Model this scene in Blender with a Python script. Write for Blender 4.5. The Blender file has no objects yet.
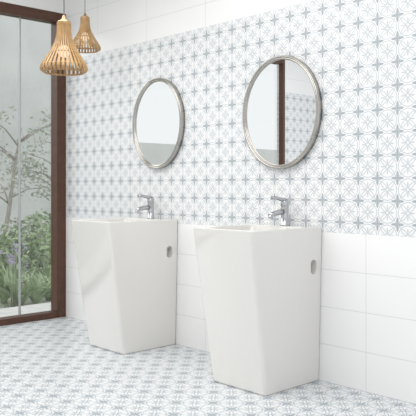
import bpy, bmesh, math, random
from mathutils import Vector, Matrix
random.seed(4)
S=bpy.context.scene
F_PX=700.0; CAM=Vector((0,-3.13,1.08)); HZ=187.0
FW=Vector((-.729,.6845,0)); RT=Vector((.6845,.729,0))
def P(px,Z,z=0):
    v=CAM+FW*Z+RT*((px-208)/F_PX*Z); v.z=z; return v
def ZH(py,Z): return 1.08+(HZ-py)/F_PX*Z

# ---------- materials ----------
def newmat(n):
    m=bpy.data.materials.new(n); m.use_nodes=True
    nt=m.node_tree; b=nt.nodes["Principled BSDF"]; return m,nt,b
def simple(n,col,rough=.5,metal=0,noise=0,scale=8,emit=0,coat=0):
    m,nt,b=newmat(n)
    b.inputs['Base Color'].default_value=(*col,1); b.inputs['Roughness'].default_value=rough
    b.inputs['Metallic'].default_value=metal
    if coat: b.inputs['Coat Weight'].default_value=coat; b.inputs['Coat Roughness'].default_value=.04
    if emit:
        b.inputs['Emission Color'].default_value=(*col,1); b.inputs['Emission Strength'].default_value=emit
    if noise:
        tc=nt.nodes.new('ShaderNodeNewGeometry'); t=nt.nodes.new('ShaderNodeTexNoise'); t.inputs['Scale'].default_value=scale
        t.inputs['Detail'].default_value=4
        nt.links.new(tc.outputs['Position'],t.inputs['Vector'])
        r=nt.nodes.new('ShaderNodeValToRGB')
        r.color_ramp.elements[0].position=.3; r.color_ramp.elements[1].position=.7
        r.color_ramp.elements[0].color=(*[c*(1-noise) for c in col],1)
        r.color_ramp.elements[1].color=(*[min(1,c*(1+noise)) for c in col],1)
        nt.links.new(t.outputs['Fac'],r.inputs['Fac']); nt.links.new(r.outputs['Color'],b.inputs['Base Color'])
    return m
class N:
    def __init__(s,nt): s.nt=nt
    def m(s,op,a,b=None,clamp=False):
        n=s.nt.nodes.new('ShaderNodeMath'); n.operation=op; n.use_clamp=clamp
        for i,v in enumerate((a,b)):
            if v is None: continue
            if isinstance(v,(int,float)): n.inputs[i].default_value=v
            else: s.nt.links.new(v,n.inputs[i])
        return n.outputs[0]
    def mix(s,f,a,b):
        n=s.nt.nodes.new('ShaderNodeMix'); n.data_type='RGBA'
        s.nt.links.new(f,n.inputs[0])
        for i,v in ((6,a),(7,b)):
            if isinstance(v,tuple): n.inputs[i].default_value=(*v,1)
            else: s.nt.links.new(v,n.inputs[i])
        return n.outputs[2]
def pattern(k,X,Y,cell,x0,y0,white,dark,light):
    m=k.m
    u=m('SUBTRACT',m('FRACT',m('DIVIDE',m('SUBTRACT',X,x0),cell)),.5)
    v=m('SUBTRACT',m('FRACT',m('DIVIDE',m('SUBTRACT',Y,y0),cell)),.5)
    p=m('ABSOLUTE',u); q=m('ABSOLUTE',v)
    p2=m('SUBTRACT',.5,p); q2=m('SUBTRACT',.5,q)
    def leaf(s,t,mid,half,w):
        r=m('DIVIDE',m('SUBTRACT',s,mid),half)
        return m('LESS_THAN',m('ABSOLUTE',t),m('MULTIPLY',w,m('SUBTRACT',1,m('MULTIPLY',r,r))))
    flower=m('MAXIMUM',leaf(p,q,.155,.17,.062),leaf(q,p,.155,.17,.062))
    a=m('MULTIPLY',m('ADD',p,q),.7071); b=m('MULTIPLY',m('SUBTRACT',p,q),.7071)
    dl=leaf(a,b,.45,.27,.090); dli=leaf(a,b,.45,.20,.050)
    small=leaf(a,b,.14,.10,.028)
    rad=m('SQRT',m('ADD',m('MULTIPLY',p2,p2),m('MULTIPLY',q2,q2)))
    ring=m('LESS_THAN',m('ABSOLUTE',m('SUBTRACT',rad,.46)),.020)
    corner=m('LESS_THAN',m('ADD',p2,q2),.14); cin=m('LESS_THAN',m('ADD',p2,q2),.07)
    e3=leaf(q2,p2,.22,.13,.034); e4=leaf(p2,q2,.22,.13,.034)
    c=k.mix(ring,white,light)
    c=k.mix(dl,c,light); c=k.mix(dli,c,white)
    c=k.mix(small,c,light)
    c=k.mix(m('MAXIMUM',e3,e4),c,light)
    c=k.mix(corner,c,light); c=k.mix(cin,c,white)
    c=k.mix(flower,c,dark)
    return c
def wallmat(name,axis):
    m,nt,b=newmat(name); k=N(nt)
    g=nt.nodes.new('ShaderNodeNewGeometry'); s=nt.nodes.new('ShaderNodeSeparateXYZ')
    nt.links.new(g.outputs['Position'],s.inputs[0])
    H=s.outputs[axis]; Z=s.outputs[2]
    pat=pattern(k,H,Z,1.3/11,0.02,.83,(.85,.852,.855),(.40,.435,.465),(.56,.592,.62))
    jz=k.m('LESS_THAN',k.m('FRACT',k.m('DIVIDE',Z,.2075)),.018)
    jx=k.m('LESS_THAN',k.m('FRACT',k.m('DIVIDE',k.m('ADD',H,2.12),.62)),.006)
    j=k.m('MAXIMUM',jz,jx)
    wt=k.mix(j,(.89,.89,.885),(.70,.705,.71))
    inb=k.m('MULTIPLY',k.m('GREATER_THAN',Z,.83),k.m('LESS_THAN',Z,2.13))
    c=k.mix(inb,wt,pat)
    nt.links.new(c,b.inputs['Base Color']); b.inputs['Roughness'].default_value=.28
    return m
def floormat():
    m,nt,b=newmat('patterned_floor_tile'); k=N(nt)
    g=nt.nodes.new('ShaderNodeNewGeometry'); s=nt.nodes.new('ShaderNodeSeparateXYZ')
    nt.links.new(g.outputs['Position'],s.inputs[0])
    c=pattern(k,s.outputs[0],s.outputs[1],.13,0,0,(.79,.80,.81),(.33,.375,.415),(.40,.445,.485))
    nt.links.new(c,b.inputs['Base Color']); b.inputs['Roughness'].default_value=.35
    return m
MW=wallmat('tile_wall_back',0); ML=wallmat('tile_wall_left',1); MF=floormat()
CER=simple('white_ceramic',(.76,.745,.72),.10,coat=.8)
CHR=simple('chrome',(.50,.51,.53),.15,1)
FRM=simple('mirror_frame_metal',(.46,.44,.41),.25,1)
MIR=simple('mirror_glass',(.93,.94,.94),.01,1)
BRN=simple('brown_door_frame',(.085,.035,.02),.45,noise=.2,scale=20)
PLA=simple('white_plaster',(.85,.85,.84),.8)
WOOD=simple('birch_slats',(.46,.28,.12),.4,noise=.2,scale=30)
COP=simple('copper_cap',(.50,.33,.2),.35,.8)
CORD=simple('lamp_cord',(.25,.22,.2),.6)
BULB=simple('warm_bulb',(1,.88,.7),.4,emit=.5)
GW=simple('garden_wall_render',(.74,.75,.74),.9,noise=.06,scale=1.5)
GH=simple('neighbour_wall_render',(.68,.70,.69),.9,noise=.08,scale=1.2)
GG=simple('garden_ground',(.38,.40,.32),.95,noise=.25,scale=6)
TRK=simple('bark',(.40,.37,.33),.9,noise=.3,scale=25)
LF1=simple('leaf_green',(.29,.38,.22),.6,noise=.4,scale=5)
LF2=simple('leaf_light_green',(.36,.47,.27),.55,noise=.35,scale=6)
LF3=simple('leaf_hazed',(.46,.50,.42),.7,noise=.25,scale=4)  # garden leaf colours are paled, with haze painted into them
FLW=simple('lavender_petals',(.50,.42,.66),.7)
STILE=simple('grey_aluminium',(.45,.46,.47),.4,.5)
GLS,nt,b=newmat('clear_glass'); nt.nodes.remove(b)
tr=nt.nodes.new('ShaderNodeBsdfTransparent'); gl=nt.nodes.new('ShaderNodeBsdfGlossy'); gl.inputs['Roughness'].default_value=.02
tr.inputs[0].default_value=(.97,.98,.975,1)
mx=nt.nodes.new('ShaderNodeMixShader'); mx.inputs[0].default_value=.05
nt.links.new(tr.outputs[0],mx.inputs[1]); nt.links.new(gl.outputs[0],mx.inputs[2]); nt.links.new(mx.outputs[0],nt.nodes['Material Output'].inputs[0])

# ---------- helpers ----------
def obj(name,bm,mats,parent=None,smooth=False,loc=None):
    me=bpy.data.meshes.new(name); bm.normal_update(); bm.to_mesh(me); bm.free()
    o=bpy.data.objects.new(name,me); S.collection.objects.link(o)
    for m in (mats if isinstance(mats,list) else [mats]): me.materials.append(m)
    if smooth:
        for p in me.polygons: p.use_smooth=True
    if parent: o.parent=parent
    if loc is not None: o.location=loc
    return o
def autosmooth(o,ang=35):
    bpy.context.view_layer.objects.active=o
    for x in bpy.context.selected_objects: x.select_set(False)
    o.select_set(True)
    bpy.ops.object.shade_smooth_by_angle(angle=math.radians(ang))
def empty(name,loc):
    e=bpy.data.objects.new(name,None); e.empty_display_size=.1; S.collection.objects.link(e); e.location=loc; return e
def addbox(bm,lo,hi,mi=0):
    lo=Vector(lo);hi=Vector(hi)
    r=bmesh.ops.create_cube(bm,size=1)
    for v in r['verts']:
        v.co=Vector([(lo[i]+hi[i])/2+v.co[i]*(hi[i]-lo[i]) for i in range(3)])
    for f in {f for v in r['verts'] for f in v.link_faces}: f.material_index=mi
def box(name,lo,hi,mat,parent=None,bev=0):
    bm=bmesh.new(); addbox(bm,lo,hi)
    if bev: bmesh.ops.bevel(bm,geom=bm.edges[:],offset=bev,segments=2,affect='EDGES',profile=.5)
    return obj(name,bm,mat,parent)
def lathe(bm,prof,axis='Z',seg=48,mi=0,closed=False,origin=(0,0,0)):
    o=Vector(origin); rings=[]
    for r,h in prof:
        ring=[]
        for i in range(seg):
            a=2*math.pi*i/seg
            c=(r*math.cos(a),r*math.sin(a),h) if axis=='Z' else (r*math.cos(a),h,r*math.sin(a))
            ring.append(bm.verts.new(o+Vector(c)))
        rings.append(ring)
    n=len(rings)
    for j in range(n if closed else n-1):
        A=rings[j];B=rings[(j+1)%n]
        for i in range(seg):
            f=bm.faces.new((A[i],A[(i+1)%seg],B[(i+1)%seg],B[i])); f.material_index=mi; f.smooth=True
    return rings
def cap(bm,ring,mi=0,flip=False):
    f=bm.faces.new(ring[::-1] if flip else ring); f.material_index=mi
def tube(bm,pts,rads,seg=10,mi=0):
    prev=None
    for i,p in enumerate(pts):
        p=Vector(p)
        d=(Vector(pts[min(i+1,len(pts)-1)])-Vector(pts[max(i-1,0)])).normalized()
        a=d.orthogonal().normalized() if prev is None else (prevx-d*prevx.dot(d)).normalized()
        prevx=a; b2=d.cross(a)
        ring=[bm.verts.new(p+(a*math.cos(2*math.pi*k/seg)+b2*math.sin(2*math.pi*k/seg))*rads[i]) for k in range(seg)]
        if prev:
            for k in range(seg):
                f=bm.faces.new((prev[k],prev[(k+1)%seg],ring[(k+1)%seg],ring[k])); f.material_index=mi; f.smooth=True
        else: cap(bm,ring,mi,True)
        prev=ring
    cap(bm,prev,mi)

# ---------- room ----------
XL=-5.06
box('floor',(XL-.12,-4.6,-.1),(1.2,0,0),MF)
box('wall_back',(XL-.12,0,-.1),(1.2,.15,2.85),MW)
box('ceiling',(XL-.12,-4.6,2.75),(1.2,0,2.85),PLA)
YP=-2.80
box('wall_left',(XL-.12,-4.6,0),(XL,YP-.04,2.75),ML)
box('wall_left_lintel',(XL-.12,YP-.04,2.52),(XL,0,2.75),PLA)
dr=empty('window_1',(XL-.06,-1.3,0))
def dbox(n,lo,hi,m):
    o=box(n,lo,hi,m,dr,bev=.004); o.location=-dr.location; return o
dbox('jamb_right',(XL-.10,-.085,0),(XL+.0,-.001,2.52),BRN)
dbox('jamb_left',(XL-.06,YP-.038,0),(XL+.0,YP+.0,2.52),BRN)
dbox('header',(XL-.10,YP+.0,2.44),(XL+.0,-.085,2.52),BRN)
dbox('sill_track',(XL-.10,YP+.0,0),(XL+.0,-.085,.05),BRN)
dbox('stile',(XL-.07,-.40,.05),(XL-.05,-.385,2.44),STILE)
o=box('glass_pane',(XL-.065,YP+.0,.05),(XL-.06,-.085,2.44),GLS,dr); o.location=-dr.location

# ---------- pedestal basins ----------
def rrect(x0,x1,y0,y1,rf,rb,seg=6):
    pts=[]
    for cx,cy,r,a0 in ((x1-rf,y0+rf,rf,-90),(x1-rb,y1-rb,rb,0),(x0+rb,y1-rb,rb,90),(x0+rf,y0+rf,rf,180)):
        for i in range(seg+1):
            a=math.radians(a0+90*i/seg); pts.append((cx+r*math.cos(a),cy+r*math.sin(a)))
    return pts
def basin(cx):
    H=.86
    e=empty('pedestal_washbasin',(cx,-.003,0))
    bm=bmesh.new(); loops=[]
    def L(x,y0,y1,z,rf,rb): loops.append([bm.verts.new((a,b,z)) for a,b in rrect(-x,x,y0,y1,rf,rb)])
    hb,ht=.200,.222; yb,yt=-.445,-.580
    L(hb-.006,yb+.006,-.004,0,.014,.012)
    for t in (.008,.05,.25,.5,.75,.93,.985):
        L(hb+(ht-hb)*t,yb+(yt-yb)*t,0,H*t,.02,.012)
    L(ht-.001,yt+.001,-.001,H-.004,.02,.012)
    L(ht-.005,yt+.005,-.005,H,.018,.01)
    L(ht-.022,yt+.022,-.125,H,.03,.03)
    L(ht-.026,yt+.026,-.129,H-.004,.03,.03)
    L(ht-.034,yt+.04,-.137,H-.05,.04,.04)
    L(ht-.06,yt+.085,-.16,H-.115,.06,.06)
    L(ht-.12,yt+.15,-.22,H-.135,.05,.05)
    for A,B in zip(loops,loops[1:]):
        n=len(A)
        for i in range(n): bm.faces.new((A[i],A[(i+1)%n],B[(i+1)%n],B[i]))
    bm.faces.new(loops[0][::-1]); bm.faces.new(loops[-1])
    body=obj('body',bm,CER,e)
    bc=bmesh.new(); rr=[]
    for xx in (.17,.26):
        rg=[]
        for i in range(24):
            a=2*math.pi*i/24; yy=.026*math.cos(a); zz=.024*math.sin(a)+(.016 if math.sin(a)>0 else -.016)
            rg.append(bc.verts.new((xx,-.072+yy,.64+zz)))
        rr.append(rg)
    for i in range(24): bc.faces.new((rr[0][i],rr[0][(i+1)%24],rr[1][(i+1)%24],rr[1][i]))
    bc.faces.new(rr[0][::-1]); bc.faces.new(rr[1])
    bmesh.ops.recalc_face_normals(bc,faces=bc.faces[:])
    cut=obj('cutter',bc,CER,e)
    bpy.context.view_layer.update()
    md=body.modifiers.new('b','BOOLEAN'); md.object=cut; md.operation='DIFFERENCE'; md.solver='EXACT'
    bpy.context.view_layer.objects.active=body
    bpy.ops.object.modifier_apply(modifier='b')
    bpy.data.objects.remove(cut,do_unlink=True)
    autosmooth(body,32)
    bm=bmesh.new(); rg=lathe(bm,[(.022,0),(.022,.004),(.018,.006)],seg=24); cap(bm,rg[-1]); obj('drain',bm,CHR,e,loc=(0,-.33,H-.135))
    bm=bmesh.new(); lathe(bm,[(.0,0),(.027,0),(.027,.006),(.022,.010),(.022,.105),(.024,.108),(.024,.135),(.020,.143),(.0,.144)],seg=28)
    tube(bm,[(0,-.01,.078),(0,-.05,.076),(0,-.10,.068),(0,-.128,.058)],[.016,.0155,.0145,.014],14)
    tube(bm,[(0,-.12,.062),(0,-.122,.042)],[.012,.012],14)
    tube(bm,[(0,.01,.139),(0,-.03,.150),(0,-.075,.158),(0,-.11,.160)],[.016,.012,.010,.009],12)
    obj('tap',bm,CHR,e,loc=(0,-.062,H)); return e
basin(-2.622); basin(-3.850)

# ---------- mirrors ----------
def mirror(cx,cz,r,rz):
    e=empty('round_wall_mirror',(cx,-.002,cz))
    bm=bmesh.new()
    prof=[(r,0),(r,-.030),(r-.004,-.036),(r-.009,-.034),(r-.011,-.028),(r-.013,-.034),(r-.018,-.034),(r-.021,-.026),(r-.021,0)]
    lathe(bm,prof,'Y',96,closed=True); bmesh.ops.recalc_face_normals(bm,faces=bm.faces[:])
    obj('frame',bm,FRM,e)
    bm=bmesh.new(); rg=lathe(bm,[(r-.020,-.010),(r-.020,-.022)],'Y',96); cap(bm,rg[-1]); cap(bm,rg[0],0,True)
    bmesh.ops.recalc_face_normals(bm,faces=bm.faces[:])
    for q in bm.faces: q.smooth=False
    obj('glass',bm,MIR,e)
    e.scale=(1,1,rz/r)
    return e
mirror(-2.695,1.516,.293,.330); mirror(-3.830,1.527,.272,.318)

# ---------- pendants ----------
def pendant(p,zb,H=.235):
    e=empty('slatted_pendant_lamp',(p.x,p.y,zb))
    prof=[(.094,0),(.108,.010),(.112,.020),(.108,.034),(.094,.058),(.077,.084),(.060,.112),(.046,.140),(.037,.168),(.033,.200),(.033,H)]
    bm=bmesh.new(); n=32
    for i in range(n):
        a=2*math.pi*i/n; prev=None
        for r,z in prof:
            w=min(.50*math.pi*r/n+.0006,.006)
            c=Vector((math.cos(a),math.sin(a),0)); t=Vector((-math.sin(a),math.cos(a),0))
            q=[bm.verts.new(c*(r+d)+t*s*w+Vector((0,0,z))) for d,s in ((0,-1),(0,1),(-.003,1),(-.003,-1))]
            if prev:
                for k in range(4): bm.faces.new((prev[k],prev[(k+1)%4],q[(k+1)%4],q[k]))
            else: bm.faces.new(q[::-1])
            prev=q
        bm.faces.new(prev)
    bmesh.ops.recalc_face_normals(bm,faces=bm.faces[:])
    obj('slats',bm,WOOD,e)
    bm=bmesh.new()
    for r,z in ((.091,.002),(.105,.032),(.068,.092),(.034,.168),(.032,H-.008)):
        lathe(bm,[(r,z),(r,z+.006),(r-.004,z+.006),(r-.004,z)],seg=40,closed=True)
    obj('rings',bm,WOOD,e)
    bm=bmesh.new(); lathe(bm,[(.0,H+.035),(.006,H+.035),(.012,H+.015),(.030,H+.006),(.033,H-.002),(.020,H-.004),(.018,.13),(0,.13)],seg=28)
    obj('cap',bm,COP,e,True)
    bm=bmesh.new(); bmesh.ops.create_uvsphere(bm,u_segments=20,v_segments=12,radius=.03,matrix=Matrix.Translation((0,0,.102)))
    obj('bulb',bm,BULB,e,True)
    bm=bmesh.new(); tube(bm,[(0,0,H+.03),(0,0,2.74-zb)],[.0025,.0025],8); 
    lathe(bm,[(0,2.725-zb),(.045,2.725-zb),(.05,2.73-zb),(.05,2.75-zb),(0,2.75-zb)],seg=28)
    obj('cord',bm,CORD,e)
pendant(P(64,3.28),ZH(73,3.28)); pendant(P(85,4.97),ZH(51,4.97))

# ---------- garden ----------
box('garden_ground',(-16,-14,-.22),(XL-.12,12,-.12),GG)
box('garden_wall',(-14.2,-14,-.12),(-14,1,2.2),GW)
box('neighbouring_house_wall',(-14.2,1,-.12),(-13.6,11,5.2),GH)
box('patio_step',(-5.9,-5,-.12),(XL-.12,4,-.02),simple('pale_paving',(.68,.68,.66),.8,noise=.1,scale=8))
def leaves(bm,c,rad,n,size,mi):
    for _ in range(n):
        d=Vector((random.gauss(0,1),random.gauss(0,1),random.gauss(0,1))).normalized()*(random.random()**.4)
        p=Vector(c)+Vector((d.x*rad[0],d.y*rad[1],d.z*rad[2]))
        a=Vector((random.uniform(-1,1),random.uniform(-1,1),random.uniform(-.8,.5))).normalized()
        b2=a.orthogonal().normalized(); b2.rotate(Matrix.Rotation(random.uniform(0,6.28),3,a))
        s=size*random.uniform(.6,1.3)
        f=bm.faces.new([bm.verts.new(q) for q in (p,p+a*s*.5+b2*s*.25,p+a*s,p+a*s*.5-b2*s*.25)]); f.material_index=mi
grove=empty('garden_trees',P(30,11.5))
def tree(px,Z,h,lean,r,n=1400,lf=LF1):
    b0=P(px,Z); b0.z=0
    bm=bmesh.new(); top=Vector((lean[0],lean[1],h))
    tube(bm,[(0,0,-.12),top*.35+Vector((.05,0,0)),top*.7,top],[.045,.035,.025,.015],8,0)
    for i in range(9):
        a=random.uniform(0,6.28); s=top*random.uniform(.4,.9); L=r*random.uniform(.6,1.1)
        en=s+Vector((math.cos(a)*L,math.sin(a)*L,random.uniform(.2,.7)*L))
        tube(bm,[s,(s+en)/2+Vector((0,0,.06)),en],[.016,.010,.005],6,0)
        leaves(bm,en,(r*.5,r*.5,r*.35),n//9,.08,1)
    o=obj('tree',bm,[TRK,lf],grove); o.location=b0-grove.location
tree(0,11,2.0,(.3,.2),.75,600,LF3)
tree(46,11.8,2.2,(.4,.3),.8,650,LF3)
bed=empty('garden_flower_bed',P(30,8,-.12))
def put(bm,nm,mats,px,Z):
    b0=P(px,Z); b0.z=-.12
    o=obj(nm,bm,mats,bed); o.location=b0-bed.location
def shrub(px,Z,r,h,lf,n=700,s=.08):
    bm=bmesh.new()
    for i in range(10):
        a=random.uniform(0,6.28); en=Vector((math.cos(a)*r*.7,math.sin(a)*r*.7,h*random.uniform(.5,.9)))
        tube(bm,[(0,0,0),en*.5+Vector((0,0,.05)),en],[.012,.009,.004],5,0)
    leaves(bm,(0,0,h*.55),(r,r,h*.5),n,s,1)
    put(bm,'shrub',[TRK,lf],px,Z)
shrub(50,8.9,.45,.9,LF1,900); shrub(8,8.7,.45,.7,LF2,800); shrub(30,9.3,.5,.8,LF3,900); shrub(62,8.3,.4,.8,LF2,600)
def strap(px,Z,n,L,mat=LF2):
    bm=bmesh.new()
    for i in range(n):
        a=random.uniform(0,6.28); l=L*random.uniform(.7,1.15); sp=random.uniform(.35,1.0)
        d=Vector((math.cos(a),math.sin(a),0)); t=Vector((-math.sin(a),math.cos(a),0)); prev=None
        for k in range(7):
            s=k/6; w=.026*(1-s)**.6+.001
            p=d*(l*sp*s*.8)+Vector((0,0,l*(s*.95-.55*sp*s*s)))
            q=(bm.verts.new(p-t*w+Vector((0,0,.006))),bm.verts.new(p),bm.verts.new(p+t*w+Vector((0,0,.006))))
            if prev:
                bm.faces.new((prev[0],prev[1],q[1],q[0])); bm.faces.new((prev[1],prev[2],q[2],q[1]))
            prev=q
    put(bm,'strap_leaf_clump',mat,px,Z)
for px,Z in ((4,7.2),(20,7.0),(36,7.1),(48,7.4),(58,7.7),(12,7.9),(44,8.2)): strap(px,Z,34,.46)
def lav(px,Z):
    bm=bmesh.new()
    for i in range(12):
        x=random.gauss(0,.07);y=random.gauss(0,.07);h=random.uniform(.42,.62)
        tube(bm,[(x*.4,y*.4,0),(x,y,h)],[.004,.003],5,0)
        leaves(bm,(x,y,h),(.02,.02,.05),16,.026,1)
    put(bm,'lavender_clump',[LF1,FLW],px,Z)
lav(14,6.9)

# ---------- lights ----------
w=bpy.data.worlds.new('world'); S.world=w; w.use_nodes=True
bg=w.node_tree.nodes['Background']; bg.inputs[0].default_value=(.97,.98,1,1); bg.inputs[1].default_value=1.05
def area(n,loc,sx,sy,en,rot=(0,0,0),col=(1,.98,.95)):
    l=bpy.data.lights.new(n,'AREA'); l.shape='RECTANGLE'; l.size=sx; l.size_y=sy; l.energy=en; l.color=col
    o=bpy.data.objects.new(n,l); S.collection.objects.link(o); o.location=loc; o.rotation_euler=rot
area('unseen_fill_lamp',(-2.6,-1.7,2.72),3.8,1.6,62)  # area lamp added out of view under the ceiling to brighten the room
sl=bpy.data.lights.new('hazy_sun','SUN'); sl.energy=.7; sl.angle=math.radians(25); sl.color=(1,.97,.92)
so=bpy.data.objects.new('hazy_sun',sl); S.collection.objects.link(so); so.location=(-9,-5,5)
so.rotation_euler=Vector((.78,.42,-.42)).to_track_quat('-Z','Y').to_euler()
# ---------- camera ----------
cd=bpy.data.cameras.new('camera'); cd.sensor_width=36; cd.lens=36*F_PX/416; cd.shift_y=-21/416
c=bpy.data.objects.new('camera',cd); S.collection.objects.link(c); c.location=CAM
c.rotation_euler=(math.radians(90),0,math.atan2(-FW.x,FW.y)); S.camera=c
S.view_settings.view_transform='Standard'
